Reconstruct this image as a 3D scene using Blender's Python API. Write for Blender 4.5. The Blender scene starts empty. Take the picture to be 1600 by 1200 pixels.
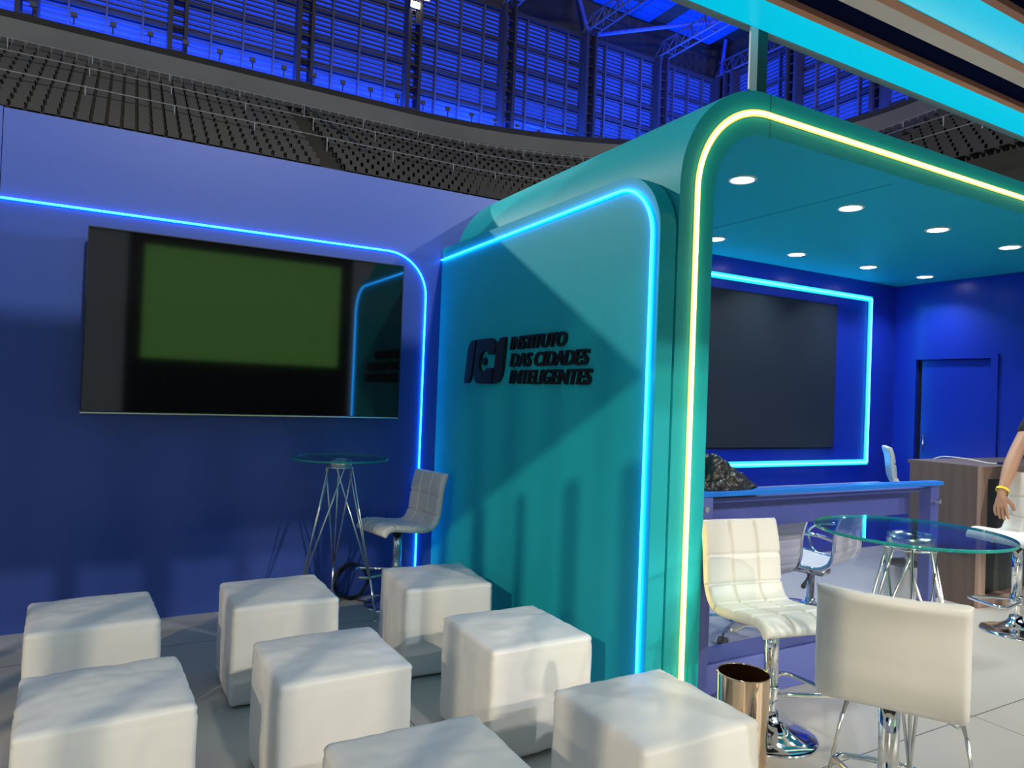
import bpy, bmesh, math, random
from mathutils import Vector, Matrix, noise
from math import sin, cos, pi, radians as R
random.seed(7)
SC = bpy.context.scene
COL = SC.collection

# ------------------------------------------------------------ camera
CAM_H = 1.45
yaw, pitch, roll = R(-29.336), R(0.804), R(2.178)
cd = bpy.data.cameras.new('camera'); cam = bpy.data.objects.new('camera', cd); COL.objects.link(cam)
cd.sensor_width = 36; cd.lens = 36 * 1108 / 1600; cd.clip_start = 0.02; cd.clip_end = 400
base = Matrix(((1, 0, 0), (0, 0, -1), (0, 1, 0)))
rot = Matrix.Rotation(yaw, 3, 'Z') @ Matrix.Rotation(pitch, 3, 'X') @ base @ Matrix.Rotation(roll, 3, 'Z')
cam.matrix_world = Matrix.Translation((0, 0, CAM_H)) @ rot.to_4x4()
SC.camera = cam

# ------------------------------------------------------------ world and exposure
SC.view_settings.view_transform = 'Standard'; SC.view_settings.look = 'None'
SC.view_settings.exposure = 0.0; SC.view_settings.gamma = 1.0; SC.view_settings.use_curve_mapping = False
w = bpy.data.worlds.new('world'); SC.world = w; w.use_nodes = True
w.node_tree.nodes['Background'].inputs[0].default_value = (0.74, 0.88, 1.0, 1)
w.node_tree.nodes['Background'].inputs[1].default_value = 0.33

# ------------------------------------------------------------ stadium floodlights
def lamp(name, kind, loc, target, power, color, size=0.5, spot=30, blend=0.3, sx=None, sy=None):
    l = bpy.data.lights.new(name, kind); l.energy = power; l.color = color
    if kind == 'AREA':
        l.shape = 'RECTANGLE'; l.size = sx; l.size_y = sy
    else:
        l.shadow_soft_size = size
    if kind == 'SPOT':
        l.spot_size = R(spot); l.spot_blend = blend
    o = bpy.data.objects.new(name, l); COL.objects.link(o)
    o.location = loc
    o.rotation_euler = (Vector(target) - Vector(loc)).to_track_quat('-Z', 'Y').to_euler()
    return o
# light from the right behind the camera: casts the television's shadow to its left
lamp('flood_right', 'SPOT', (22.8, -25.2, 17.4), (0.5, 4, 2), 14000, (0.92, 0.95, 1.0), 0.30, 30)
# low warm light from the left behind the camera: lights the fronts of the poufs
lamp('flood_left', 'SPOT', (-18.5, -17.0, 11.7), (1.5, 3, 0.6), 12500, (1.0, 0.84, 0.60), 0.14, 30)
lamp('flood_left_second', 'SPOT', (-21.5, -15.0, 8.6), (1.5, 3, 0.6), 3000, (1.0, 0.84, 0.62), 0.30, 30)
# warm light from behind the camera on the right-hand stools and floor
lamp('flood_front', 'SPOT', (11, -24.0, 14.6), (3.4, 2.4, 0.5), 12500, (1.0, 0.88, 0.70), 0.25, 9, 0.5)
# light from beyond the blue wall: its top edge throws the diagonal shadow on the turquoise panel
lamp('flood_rear', 'SPOT', (-22, 44.0, 26.0), (2, 3, 1), 60000, (1.0, 1.0, 0.90), 0.6, 26)
# lamp seen at the top of the photograph
lamp('flood_seen', 'SPOT', (17.2, 46.0, 28.1), (3, 2, 1), 6000, (1.0, 0.9, 0.7), 0.4, 50)
# blue uplights along the foot of the louvred walls, wash on the seating
lamp('uplight_row_left', 'AREA', (17, 45.6, 19.6), (17, 47.2, 27), 14000, (0.02, 0.12, 1.0), sx=62, sy=0.8)
lamp('uplight_row_right', 'AREA', (44.8, 28, 19.6), (46.6, 28, 27), 5000, (0.02, 0.10, 1.0), sx=36, sy=0.8)
lamp('bowl_wash', 'SPOT', (5, -30, 26), (10, 42, 17), 40000, (1.0, 0.95, 0.85), 1.0, 70)

# ------------------------------------------------------------ materials
def mat(name, color, rough=0.5, metal=0.0, emit=None, es=0.0, trans=0.0, ior=1.45, coat=0.0, bump=0.0, bscale=30.0, spec=0.5, vary=0.0, vscale=3.0, coat_rough=0.05, distortion=0.0):
    m = bpy.data.materials.new(name); m.use_nodes = True
    nt = m.node_tree; b = nt.nodes['Principled BSDF']
    b.inputs['Base Color'].default_value = (*color, 1)
    b.inputs['Roughness'].default_value = rough
    b.inputs['Metallic'].default_value = metal
    b.inputs['IOR'].default_value = ior
    b.inputs['Transmission Weight'].default_value = trans
    b.inputs['Coat Weight'].default_value = coat
    b.inputs['Coat Roughness'].default_value = coat_rough
    b.inputs['Specular IOR Level'].default_value = spec
    if emit:
        b.inputs['Emission Color'].default_value = (*emit, 1); b.inputs['Emission Strength'].default_value = es
    if bump or vary:
        tc = nt.nodes.new('ShaderNodeTexCoord')
    if bump:
        n = nt.nodes.new('ShaderNodeTexNoise'); n.inputs['Scale'].default_value = bscale; n.inputs['Detail'].default_value = 4
        n.inputs['Distortion'].default_value = distortion
        bp = nt.nodes.new('ShaderNodeBump'); bp.inputs['Strength'].default_value = bump; bp.inputs['Distance'].default_value = 0.01
        nt.links.new(tc.outputs['Object'], n.inputs['Vector'])
        nt.links.new(n.outputs['Fac'], bp.inputs['Height']); nt.links.new(bp.outputs['Normal'], b.inputs['Normal'])
    if vary:
        n2 = nt.nodes.new('ShaderNodeTexNoise'); n2.inputs['Scale'].default_value = vscale; n2.inputs['Detail'].default_value = 3
        mx = nt.nodes.new('ShaderNodeMix'); mx.data_type = 'RGBA'
        mx.inputs['A'].default_value = (*[c * (1 - vary) for c in color], 1); mx.inputs['B'].default_value = (*[min(1, c * (1 + vary)) for c in color], 1)
        nt.links.new(tc.outputs['Object'], n2.inputs['Vector']); nt.links.new(n2.outputs['Fac'], mx.inputs['Factor'])
        nt.links.new(mx.outputs['Result'], b.inputs['Base Color'])
    return m

M = {}
M['blue'] = mat('blue_paint', (0.032, 0.075, 0.37), 0.38, coat=0.25, coat_rough=0.25, vary=0.05, vscale=1.2)
M['blue_int'] = mat('blue_paint_inside', (0.008, 0.03, 0.42), 0.35, coat=0.3, coat_rough=0.2, vary=0.05, vscale=1.2)
M['teal'] = mat('turquoise_paint', (0.018, 0.47, 0.53), 0.5, spec=0.18, vary=0.04, vscale=1.5)
M['leather'] = mat('white_leatherette', (0.80, 0.79, 0.76), 0.42, bump=0.10, bscale=14, distortion=0.6)
M['leather_fine'] = mat('white_seat_leatherette', (0.75, 0.74, 0.70), 0.40, bump=0.08, bscale=26)
M['chrome'] = mat('chrome', (0.86, 0.86, 0.87), 0.06, metal=1)
M['dchrome'] = mat('brushed_steel', (0.62, 0.60, 0.57), 0.22, metal=1)
M['black'] = mat('black_plastic', (0.012, 0.012, 0.013), 0.4)
M['screen'] = mat('black_glass_screen', (0.004, 0.004, 0.005), 0.045, ior=1.75, spec=0.5)
M['ledwall'] = mat('matt_black_led_screen', (0.018, 0.028, 0.045), 0.45, bump=0.02, bscale=200)
M['uplens'] = mat('blue_lens', (0.1, 0.3, 0.8), 0.4, emit=(0.05, 0.3, 1.0), es=3)
M['rail_grey'] = mat('galvanised_rail', (0.5, 0.5, 0.55), 0.5)
M['silver'] = mat('silver_trim', (0.75, 0.75, 0.75), 0.25, metal=1)
def sheet_glass(name, tint, ior=1.5, rough=0.0):
    m = bpy.data.materials.new(name); m.use_nodes = True; nt = m.node_tree; nt.nodes.clear()
    out = nt.nodes.new('ShaderNodeOutputMaterial'); tr = nt.nodes.new('ShaderNodeBsdfTransparent'); gl = nt.nodes.new('ShaderNodeBsdfGlossy')
    lw = nt.nodes.new('ShaderNodeLayerWeight'); lw.inputs['Blend'].default_value = 0.5
    pw = nt.nodes.new('ShaderNodeMath'); pw.operation = 'POWER'; pw.inputs[1].default_value = 4.0; nt.links.new(lw.outputs['Facing'], pw.inputs[0])
    fr_ = nt.nodes.new('ShaderNodeMath'); fr_.operation = 'MULTIPLY_ADD'; fr_.inputs[1].default_value = 0.6; fr_.inputs[2].default_value = 0.035; nt.links.new(pw.outputs[0], fr_.inputs[0]); mx = nt.nodes.new('ShaderNodeMixShader')
    tr.inputs['Color'].default_value = (*tint, 1); gl.inputs['Roughness'].default_value = rough
    nt.links.new(fr_.outputs[0], mx.inputs[0]); nt.links.new(tr.outputs[0], mx.inputs[1]); nt.links.new(gl.outputs[0], mx.inputs[2]); nt.links.new(mx.outputs[0], out.inputs[0])
    return m
M['glass'] = sheet_glass('table_glass', (0.82, 0.95, 0.95), 1.5)
M['glass_edge'] = mat('green_glass_edge', (0.02, 0.42, 0.34), 0.05, trans=0.35, ior=1.5)
M['pane'] = sheet_glass('partition_glass', (0.90, 0.91, 0.98), 1.5)
M['lilac'] = mat('lilac_blue_paint', (0.12, 0.15, 0.45), 0.35)
M['ledge'] = mat('bright_blue_ledge', (0.01, 0.20, 0.80), 0.3)
M['brown_trim'] = mat('brown_trim', (0.42, 0.20, 0.14), 0.6)
M['grey_trim'] = mat('grey_trim', (0.30, 0.27, 0.28), 0.6, vary=0.15, vscale=2)
M['ltgrey'] = mat('light_grey_board', (0.52, 0.50, 0.52), 0.6, vary=0.12, vscale=2)
M['navy'] = mat('navy_board', (0.004, 0.007, 0.035), 0.8, spec=0.0)
M['joint'] = mat('teal_joint', (0.01, 0.22, 0.25), 0.6)
M['cyanpanel'] = mat('backlit_cyan_panel', (0.0, 0.25, 0.32), 0.25, emit=(0.0, 0.50, 0.74), es=0.9)  # cyan panel with an even emission of its own
M['led_cyan'] = mat('cyan_led', (0.1, 0.6, 0.8), 0.5, emit=(0.012, 0.32, 1.0), es=13.0)
M['led_aqua'] = mat('aqua_led', (0.1, 0.6, 0.8), 0.5, emit=(0.03, 0.40, 1.0), es=11.0)
M['led_halo'] = mat('aqua_led_diffuser', (0.1, 0.6, 0.6), 0.5, emit=(0.0, 0.42, 0.46), es=0.9)  # painted halo around the aqua strip, done as emission
M['led_warm'] = mat('warm_led', (0.9, 0.8, 0.5), 0.5, emit=(1.0, 0.70, 0.22), es=14.0)
M['warm_channel'] = mat('amber_light_channel', (0.5, 0.4, 0.15), 0.5, emit=(0.85, 0.52, 0.10), es=0.9)  # emission stands in for the strip's yellow glow on the cladding
M['led_white'] = mat('downlight_disc', (1, 1, 1), 0.5, emit=(0.95, 1.0, 1.0), es=10.0)
M['white_plastic'] = mat('white_plastic', (0.8, 0.8, 0.8), 0.4)
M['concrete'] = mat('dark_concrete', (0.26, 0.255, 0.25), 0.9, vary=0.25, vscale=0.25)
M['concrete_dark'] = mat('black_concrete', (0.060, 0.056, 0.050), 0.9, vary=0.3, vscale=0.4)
M['seat_plastic'] = mat('dark_grey_seat', (0.085, 0.08, 0.08), 0.6)
M['stand_steel'] = mat('dark_steel', (0.05, 0.05, 0.07), 0.6)
M['steel_blue'] = mat('blue_grey_steel', (0.10, 0.11, 0.17), 0.5)
M['glazing'] = mat('pale_translucent_sheet', (0.05, 0.10, 0.5), 0.6, emit=(0.012, 0.06, 1.0), es=0.75, vary=0.35, vscale=0.5)  # emission stands in for blue uplighting on the sheets
M['skylight'] = mat('blue_skylight', (0.02, 0.05, 0.4), 0.5, emit=(0.0, 0.03, 0.55), es=0.9)  # emission stands in for blue light falling on the roof panels
M['flood'] = mat('lit_flood_lens', (1, 1, 1), 0.5, emit=(1.0, 0.92, 0.62), es=60)
M['green'] = mat('green_screen_glow', (0.02, 0.05, 0.01), 0.5, emit=(0.28, 0.70, 0.16), es=1.0)
M['skin'] = mat('skin', (0.46, 0.25, 0.16), 0.5, bump=0.05, bscale=60)
M['cloth_black'] = mat('black_cotton', (0.012, 0.013, 0.014), 0.9, bump=0.1, bscale=50)
M['denim'] = mat('dark_denim', (0.02, 0.03, 0.06), 0.9)
M['hair'] = mat('dark_hair', (0.015, 0.010, 0.008), 0.6)
M['jacket'] = mat('black_nylon_jacket', (0.02, 0.021, 0.022), 0.38, bump=0.5, bscale=20)
M['yellow'] = mat('yellow_band', (0.85, 0.68, 0.02), 0.4)
M['bin_gold'] = mat('golden_brown_chrome', (0.85, 0.62, 0.42), 0.10, metal=1)

def wood(name, c1, c2):
    m = bpy.data.materials.new(name); m.use_nodes = True; nt = m.node_tree; b = nt.nodes['Principled BSDF']
    tc = nt.nodes.new('ShaderNodeTexCoord'); mp = nt.nodes.new('ShaderNodeMapping'); mp.inputs['Scale'].default_value = (14, 14, 0.7)
    n = nt.nodes.new('ShaderNodeTexNoise'); n.inputs['Scale'].default_value = 1.2; n.inputs['Detail'].default_value = 6
    mx = nt.nodes.new('ShaderNodeMix'); mx.data_type = 'RGBA'; mx.inputs['A'].default_value = (*c1, 1); mx.inputs['B'].default_value = (*c2, 1)
    nt.links.new(tc.outputs['Object'], mp.inputs['Vector']); nt.links.new(mp.outputs['Vector'], n.inputs['Vector'])
    nt.links.new(n.outputs['Fac'], mx.inputs['Factor']); nt.links.new(mx.outputs['Result'], b.inputs['Base Color'])
    b.inputs['Roughness'].default_value = 0.45
    return m
M['wood'] = wood('dark_walnut', (0.07, 0.045, 0.038), (0.17, 0.125, 0.105))
M['wood_light'] = wood('pinkish_walnut', (0.26, 0.17, 0.13), (0.42, 0.29, 0.23))

def floor_mat():
    m = bpy.data.materials.new('pale_floor_tiles'); m.use_nodes = True; nt = m.node_tree; b = nt.nodes['Principled BSDF']
    tc = nt.nodes.new('ShaderNodeTexCoord'); mp = nt.nodes.new('ShaderNodeMapping')
    S = 2.44
    mp.inputs['Scale'].default_value = (1 / S, 1 / S, 1); mp.inputs['Location'].default_value = (-3.634 / S, -1.857 / S, 0)
    sp = nt.nodes.new('ShaderNodeSeparateXYZ'); nt.links.new(tc.outputs['Object'], mp.inputs['Vector']); nt.links.new(mp.outputs['Vector'], sp.inputs['Vector'])
    outs = []
    for ax in 'XY':
        a = nt.nodes.new('ShaderNodeMath'); a.operation = 'ADD'; a.inputs[1].default_value = 100.5
        f = nt.nodes.new('ShaderNodeMath'); f.operation = 'FRACT'
        s = nt.nodes.new('ShaderNodeMath'); s.operation = 'SUBTRACT'; s.inputs[1].default_value = 0.5
        ab = nt.nodes.new('ShaderNodeMath'); ab.operation = 'ABSOLUTE'
        lt = nt.nodes.new('ShaderNodeMath'); lt.operation = 'LESS_THAN'; lt.inputs[1].default_value = 0.0011
        nt.links.new(sp.outputs[ax], a.inputs[0]); nt.links.new(a.outputs[0], f.inputs[0]); nt.links.new(f.outputs[0], s.inputs[0])
        nt.links.new(s.outputs[0], ab.inputs[0]); nt.links.new(ab.outputs[0], lt.inputs[0]); outs.append(lt)
    mxm = nt.nodes.new('ShaderNodeMath'); mxm.operation = 'MAXIMUM'
    nt.links.new(outs[0].outputs[0], mxm.inputs[0]); nt.links.new(outs[1].outputs[0], mxm.inputs[1])
    n = nt.nodes.new('ShaderNodeTexNoise'); n.inputs['Scale'].default_value = 1.5; n.inputs['Detail'].default_value = 4
    nt.links.new(tc.outputs['Object'], n.inputs['Vector'])
    c0 = nt.nodes.new('ShaderNodeMix'); c0.data_type = 'RGBA'; c0.inputs['A'].default_value = (0.44, 0.42, 0.38, 1); c0.inputs['B'].default_value = (0.54, 0.52, 0.47, 1)
    nt.links.new(n.outputs['Fac'], c0.inputs['Factor'])
    c1 = nt.nodes.new('ShaderNodeMix'); c1.data_type = 'RGBA'; c1.inputs['B'].default_value = (0.06, 0.055, 0.05, 1)
    nt.links.new(mxm.outputs[0], c1.inputs['Factor']); nt.links.new(c0.outputs['Result'], c1.inputs['A'])
    nt.links.new(c1.outputs['Result'], b.inputs['Base Color']); b.inputs['Roughness'].default_value = 0.33
    return m
M['floor'] = floor_mat()

# ------------------------------------------------------------ mesh helpers
def obj(name, bm, m, parent=None, smooth=False, loc=None):
    me = bpy.data.meshes.new(name); bm.normal_update(); bm.to_mesh(me); bm.free()
    if m is not None:
        for mm in (m if isinstance(m, (list, tuple)) else [m]): me.materials.append(mm)
    if smooth:
        for p in me.polygons: p.use_smooth = True
    o = bpy.data.objects.new(name, me); COL.objects.link(o)
    if parent is not None: o.parent = parent
    if loc is not None: o.location = loc
    return o
def soft(o, ang=40):
    for p in o.data.polygons: p.use_smooth = True
    o.data.set_sharp_from_angle(angle=R(ang)); return o
def tag(o, label=None, cat=None, group=None, kind=None):
    if label: o['label'] = label
    if cat: o['category'] = cat
    if group: o['group'] = group
    if kind: o['kind'] = kind
    return o
def empty(name, loc, label=None, cat=None, group=None, rz=0, kind=None):
    o = bpy.data.objects.new(name, None); COL.objects.link(o); o.location = loc; o.rotation_euler = (0, 0, rz)
    o.empty_display_size = 0.1
    return tag(o, label, cat, group, kind)
def box(bm, x0, x1, y0, y1, z0, z1, mi=0):
    vs = [bm.verts.new(p) for p in ((x0, y0, z0), (x1, y0, z0), (x1, y1, z0), (x0, y1, z0), (x0, y0, z1), (x1, y0, z1), (x1, y1, z1), (x0, y1, z1))]
    for f in ((0, 3, 2, 1), (4, 5, 6, 7), (0, 1, 5, 4), (1, 2, 6, 5), (2, 3, 7, 6), (3, 0, 4, 7)):
        fc = bm.faces.new([vs[i] for i in f]); fc.material_index = mi
def B(x0, x1, y0, y1, z0, z1, bev=0.0, seg=2):
    bm = bmesh.new(); box(bm, x0, x1, y0, y1, z0, z1)
    if bev: bmesh.ops.bevel(bm, geom=bm.edges[:], offset=bev, segments=seg, profile=0.5, affect='EDGES')
    return bm
def frame_at(d):
    d = d.normalized(); up = Vector((0, 0, 1)) if abs(d.z) < 0.95 else Vector((1, 0, 0))
    a = d.cross(up).normalized(); return a, a.cross(d).normalized()
def tube(bm, pts, r, n=10, closed=False, caps=True, flat=1.0):
    pts = [Vector(p) for p in pts]; N = len(pts); rings = []
    rr = r if isinstance(r, (list, tuple)) else [r] * N
    a = None
    for i, p in enumerate(pts):
        if closed: d = pts[(i + 1) % N] - pts[i - 1]
        else: d = pts[min(i + 1, N - 1)] - pts[max(i - 1, 0)]
        d.normalize()
        if a is None: a, b_ = frame_at(d)
        else:
            a = (a - d * a.dot(d)).normalized()
            b_ = a.cross(d)
        rings.append([bm.verts.new(p + rr[i] * (cos(2 * pi * k / n) * a + flat * sin(2 * pi * k / n) * b_)) for k in range(n)])
    for i in range(N if closed else N - 1):
        A, Bq = rings[i], rings[(i + 1) % N]
        for k in range(n): bm.faces.new((A[k], A[(k + 1) % n], Bq[(k + 1) % n], Bq[k]))
    if caps and not closed:
        bm.faces.new(rings[0][::-1]); bm.faces.new(rings[-1])
    bmesh.ops.recalc_face_normals(bm, faces=bm.faces[:])
def rod(bm, p, q, r, n=8): tube(bm, [p, q], r, n)
def lathe(bm, prof, n=40, cx=0, cy=0, cap=True):
    rings = []
    for r, z in prof:
        rings.append([bm.verts.new((cx + max(r, 1e-4) * cos(2 * pi * k / n), cy + max(r, 1e-4) * sin(2 * pi * k / n), z)) for k in range(n)])
    for i in range(len(rings) - 1):
        for k in range(n): bm.faces.new((rings[i][k], rings[i][(k + 1) % n], rings[i + 1][(k + 1) % n], rings[i + 1][k]))
    if cap:
        bm.faces.new(rings[0][::-1]); bm.faces.new(rings[-1])
    bmesh.ops.recalc_face_normals(bm, faces=bm.faces[:])
def smooth_path(pts, n=6):
    pts = [Vector(p) for p in pts]; out = []
    for i in range(len(pts) - 1):
        p0, p1, p2, p3 = pts[max(i - 1, 0)], pts[i], pts[i + 1], pts[min(i + 2, len(pts) - 1)]
        for k in range(n):
            t = k / n
            out.append(0.5 * ((2 * p1) + (p2 - p0) * t + (2 * p0 - 5 * p1 + 4 * p2 - p3) * t * t + (3 * p1 - p0 - 3 * p2 + p3) * t ** 3))
    out.append(pts[-1]); return out
def arc(cx, cz, r, a0, a1, n=16):
    return [(cx + r * cos(a0 + (a1 - a0) * i / n), cz + r * sin(a0 + (a1 - a0) * i / n)) for i in range(n + 1)]
def prism(bm, pts, f, d0, d1, mi=0):
    """closed 2D outline extruded; f(u, v, d) gives the 3D point"""
    A = [bm.verts.new(f(u, v, d0)) for u, v in pts]; Bq = [bm.verts.new(f(u, v, d1)) for u, v in pts]; n = len(pts)
    fs = [bm.faces.new(A[::-1]), bm.faces.new(Bq)]
    for i in range(n): fs.append(bm.faces.new((A[i], A[(i + 1) % n], Bq[(i + 1) % n], Bq[i])))
    for q in fs: q.material_index = mi
    bmesh.ops.recalc_face_normals(bm, faces=bm.faces[:])
def ribbon(bm, outer, inner, f, d0, d1):
    """open ribbon between two matching 2D paths, extruded to a solid"""
    n = len(outer)
    def row(pts, d): return [bm.verts.new(f(u, v, d)) for u, v in pts]
    o0, o1, i0, i1 = row(outer, d0), row(outer, d1), row(inner, d0), row(inner, d1)
    for k in range(n - 1):
        bm.faces.new((o0[k], o0[k + 1], i0[k + 1], i0[k])); bm.faces.new((o1[k], o1[k + 1], i1[k + 1], i1[k]))
        bm.faces.new((o0[k], o0[k + 1], o1[k + 1], o1[k])); bm.faces.new((i0[k], i0[k + 1], i1[k + 1], i1[k]))
    for k in (0, n - 1): bm.faces.new((o0[k], o1[k], i1[k], i0[k]))
    bmesh.ops.recalc_face_normals(bm, faces=bm.faces[:])
def copy_tree(o, parent=None):
    c = o.copy(); COL.objects.link(c)
    if parent is not None: c.parent = parent
    for ch in list(o.children): copy_tree(ch, c)
    return c

YW = 4.822          # blue television wall
YP = 2.42           # front of the turquoise arch
XA = 2.19           # outer left side of the arch
XI = 2.40           # inner left side
ZT, ZI = 2.966, 2.755
YI = 4.61           # inner rear wall
XR = 7.27           # inner right wall
XP = 2.08           # face of the raised panel

# ------------------------------------------------------------ setting
tag(obj('floor', B(-30, 40, -25, 40, -0.06, 0), M['floor']), kind='structure')
wl = obj('wall_left', B(-3.2, -0.592, YW, YW + 0.08, 0, 2.94), M['blue']); tag(wl, kind='structure')
wb = obj('wall_back', B(-0.588, 2.56, YW, YW + 0.08, 0, 2.935), M['blue']); tag(wb, kind='structure')
wb2 = obj('wall_back_end', B(2.563, 3.3, YW, YW + 0.08, 0, 2.93), M['blue']); wb2.name = 'trim_1'; tag(wb2, kind='structure')
tag(obj('wall_rear', B(XI, XR + 0.06, YI, YI + 0.06, 0, ZI - 0.002), M['blue_int']), kind='structure')
bm = bmesh.new()
DY0, DY1, DZ = 3.65, 4.375, 1.965
box(bm, XR, XR + 0.06, DY1, YI, 0, ZI - 0.002); box(bm, XR, XR + 0.06, 2.44, DY0, 0, ZI - 0.002); box(bm, XR, XR + 0.06, DY0, DY1, DZ, ZI - 0.002)
tag(obj('wall_right', bm, M['blue_int']), kind='structure')
door = tag(obj('door_1', B(XR + 0.03, XR + 0.055, DY0 + 0.005, DY1 - 0.05, 0.01, DZ - 0.008), M['blue_int']), kind='structure')
bm = bmesh.new(); tube(bm, [(XR + 0.028, DY1 - 0.10, 1.02), (XR - 0.01, DY1 - 0.10, 1.03), (XR - 0.01, DY1 - 0.10, 1.19), (XR + 0.028, DY1 - 0.10, 1.20)], 0.008)
obj('door_handle', bm, M['chrome'], door)
bm = bmesh.new()
box(bm, XR - 0.02, XR, DY0 - 0.07, DY0 - 0.01, 0, DZ + 0.04)
box(bm, XR - 0.008, XR, DY0 - 0.01, DY1, DZ, DZ + 0.02)
tag(obj('trim_2', bm, M['blue_int']), kind='structure')
tag(obj('trim_3', B(XR + 0.06, XR + 0.10, DY0 - 0.1, DY1 + 0.1, 0, DZ + 0.1), M['black']), kind='structure')

# ------------------------------------------------------------ turquoise arch (one thing)
arch = empty('booth_arch', (2.3, YP, 0), 'big turquoise arch of the booth with rounded corner and warm light line', 'booth arch')
def inv(o, parent):
    o.parent = parent; o.matrix_parent_inverse = Matrix.Translation(-Vector(parent.location)); return o
XO = 7.70
RO = 0.55
cx, cz = XA + RO, ZT - RO
def arch_path(off, n=20):
    r = RO - off
    return [(XA + off, 0.0), (XA + off, cz * 0.5)] + arc(cx, cz, r, pi, pi / 2, n) + [(5.0, ZT - off), (XO, ZT - off)]
fXZ = lambda u, v, d: (u, d, v)
bm = bmesh.new(); ribbon(bm, arch_path(0), arch_path(XI - XA), fXZ, YP, YW)
box(bm, XO - 0.2, XO, YP, YW, 0, ZI)
shell = soft(obj('arch_shell', bm, M['teal'])); inv(shell, arch)
led = [(x, YP - 0.006, z) for x, z in arch_path(0.105)][0:]
led[0] = (led[0][0], led[0][1], 0.02)
bm = bmesh.new(); tube(bm, led, 0.0075, 8)
inv(obj('led_strip', bm, M['led_warm'], smooth=True), arch)['label'] = 'warm yellow light strip'
bm = bmesh.new(); ribbon(bm, arch_path(0.088), arch_path(0.122), fXZ, YP - 0.0025, YP + 0.001); inv(obj('led_channel', bm, M['warm_channel']), arch)  # painted glow band either side of the strip
# joint line in the cladding of the front
inv(obj('joint_cover', B(cx + 0.012, cx + 0.018, YP - 0.0015, YP + 0.01, ZI + 0.0, ZT), M['joint']), arch)
for xj in (3.9,): inv(obj('ceiling_joint', B(xj, xj + 0.003, YP + 0.1, YI, ZI - 0.0008, ZI + 0.002), M['joint']), arch)

# downlights
rows = [(3.16, 2.965), (4.17, 2.975), (5.15, 2.97), (6.11, 2.955), (4.16, 4.165), (5.12, 4.16), (6.07, 4.13), (6.90, 4.09)]
desc = ['round recessed downlight nearest the arch corner', 'second downlight from the arch corner in the front row', 'third downlight from the arch corner in the front row', 'front row downlight at the right edge of the picture',
        'rear row downlight half hidden by the arch post', 'rear row downlight above the black screen', 'rear row downlight above the screen light frame corner', 'rear row downlight nearest the room corner']
dl0 = None
for i, (x, y) in enumerate(rows):
    if dl0 is None:
        dl0 = empty('downlight', (x, y, ZI))
        bm = bmesh.new(); lathe(bm, [(0.066, 0.0), (0.066, -0.004), (0.076, -0.008), (0.084, -0.003), (0.084, 0.0)], 32, cap=False)
        obj('rim', bm, M['white_plastic'], dl0, True)
        bm = bmesh.new(); lathe(bm, [(0.0, -0.005), (0.065, -0.005)], 32, cap=False)
        obj('diffuser', bm, M['led_white'], dl0)
        o = dl0
    else:
        o = copy_tree(dl0); o.location = (x, y, ZI)
    tag(o, desc[i], 'ceiling light', 'downlights in the booth ceiling')
    l = lamp('downlight_lamp', 'AREA', (x, y, ZI - 0.012), (x, y, 0), 7.0, (0.92, 1.0, 1.0), sx=0.12, sy=0.12); l.data.spread = R(120)

# ------------------------------------------------------------ raised panel with its light line
pan = empty('logo_panel', (XP, 3.6, 0), 'raised turquoise side panel with rounded corner carrying the black lettering', 'wall panel')
fYZ = lambda u, v, d: (d, u, v)
y0, zt, rc = 2.415, 2.50, 0.30
outl = [(YW - 0.002, 0.0), (y0, 0.0)] + arc(y0 + rc, zt - rc, rc, pi, pi / 2, 14) + [(YW - 0.002, zt)]
bm = bmesh.new(); prism(bm, outl, fYZ, XP, XA - 0.018)
soft(inv(obj('panel', bm, M['teal']), pan), 30)
bm = bmesh.new(); prism(bm, [(YW - 0.002, 0.0), (y0 + .03, 0.0)] + arc(y0 + rc, zt - rc, rc - .03, pi, pi / 2, 14) + [(YW - 0.002, zt - .03)], fYZ, XA - 0.018, XA - 0.001)
soft(inv(obj('spacer', bm, M['teal']), pan), 30)
e = 0.045; zl = 2.435
pts = [(XP - 0.010, y0 + e, 0.02), (XP - 0.010, y0 + e, 1.0)] + [(XP - 0.010, a, b) for a, b in arc(y0 + e + 0.25, zl - 0.25, 0.25, pi, pi / 2, 14)] + [(XP - 0.010, YW - 0.01, zl - .02)]
bm = bmesh.new(); tube(bm, pts, 0.006, 8); inv(obj('led_strip', bm, M['led_cyan'], smooth=True), pan)['label'] = 'cyan light strip'

# sign letters on the panel: u runs from far (y=4.40) towards the camera
sign = empty('company_sign', (XP, 3.9, 1.5), 'black raised emblem and lettering INSTITUTO DAS CIDADES INTELIGENTES on the turquoise panel', 'sign')
fS = lambda u, v, d: (XP - d, 4.40 - u, 1.5 + v)
E_ = {'I1': [(0.155, 0.285), (0.190, 0.294), (0.228, 0.295), (0.204, 0.18), (0.181, 0.075), (0.157, 0.031), (0.125, 0.013), (0.071, 0.010), (0.092, 0.102), (0.113, 0.222), (0.130, 0.262)],
      'I2': [(0.629, 0.295), (0.626, 0.254), (0.607, 0.106), (0.591, 0.054), (0.552, 0.020), (0.484, 0.008), (0.499, 0.097), (0.518, 0.225), (0.535, 0.268), (0.575, 0.292)],
      'C': [(0.25, 0.296), (0.447, 0.296), (0.480, 0.284), (0.498, 0.245), (0.492, 0.194), (0.421, 0.194), (0.402, 0.215), (0.363, 0.222), (0.322, 0.208), (0.293, 0.178), (0.284, 0.14), (0.292, 0.106), (0.325, 0.084), (0.362, 0.082), (0.393, 0.106), (0.478, 0.108), (0.472, 0.009), (0.272, 0.009), (0.232, 0.028), (0.213, 0.075), (0.232, 0.20)]}
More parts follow.
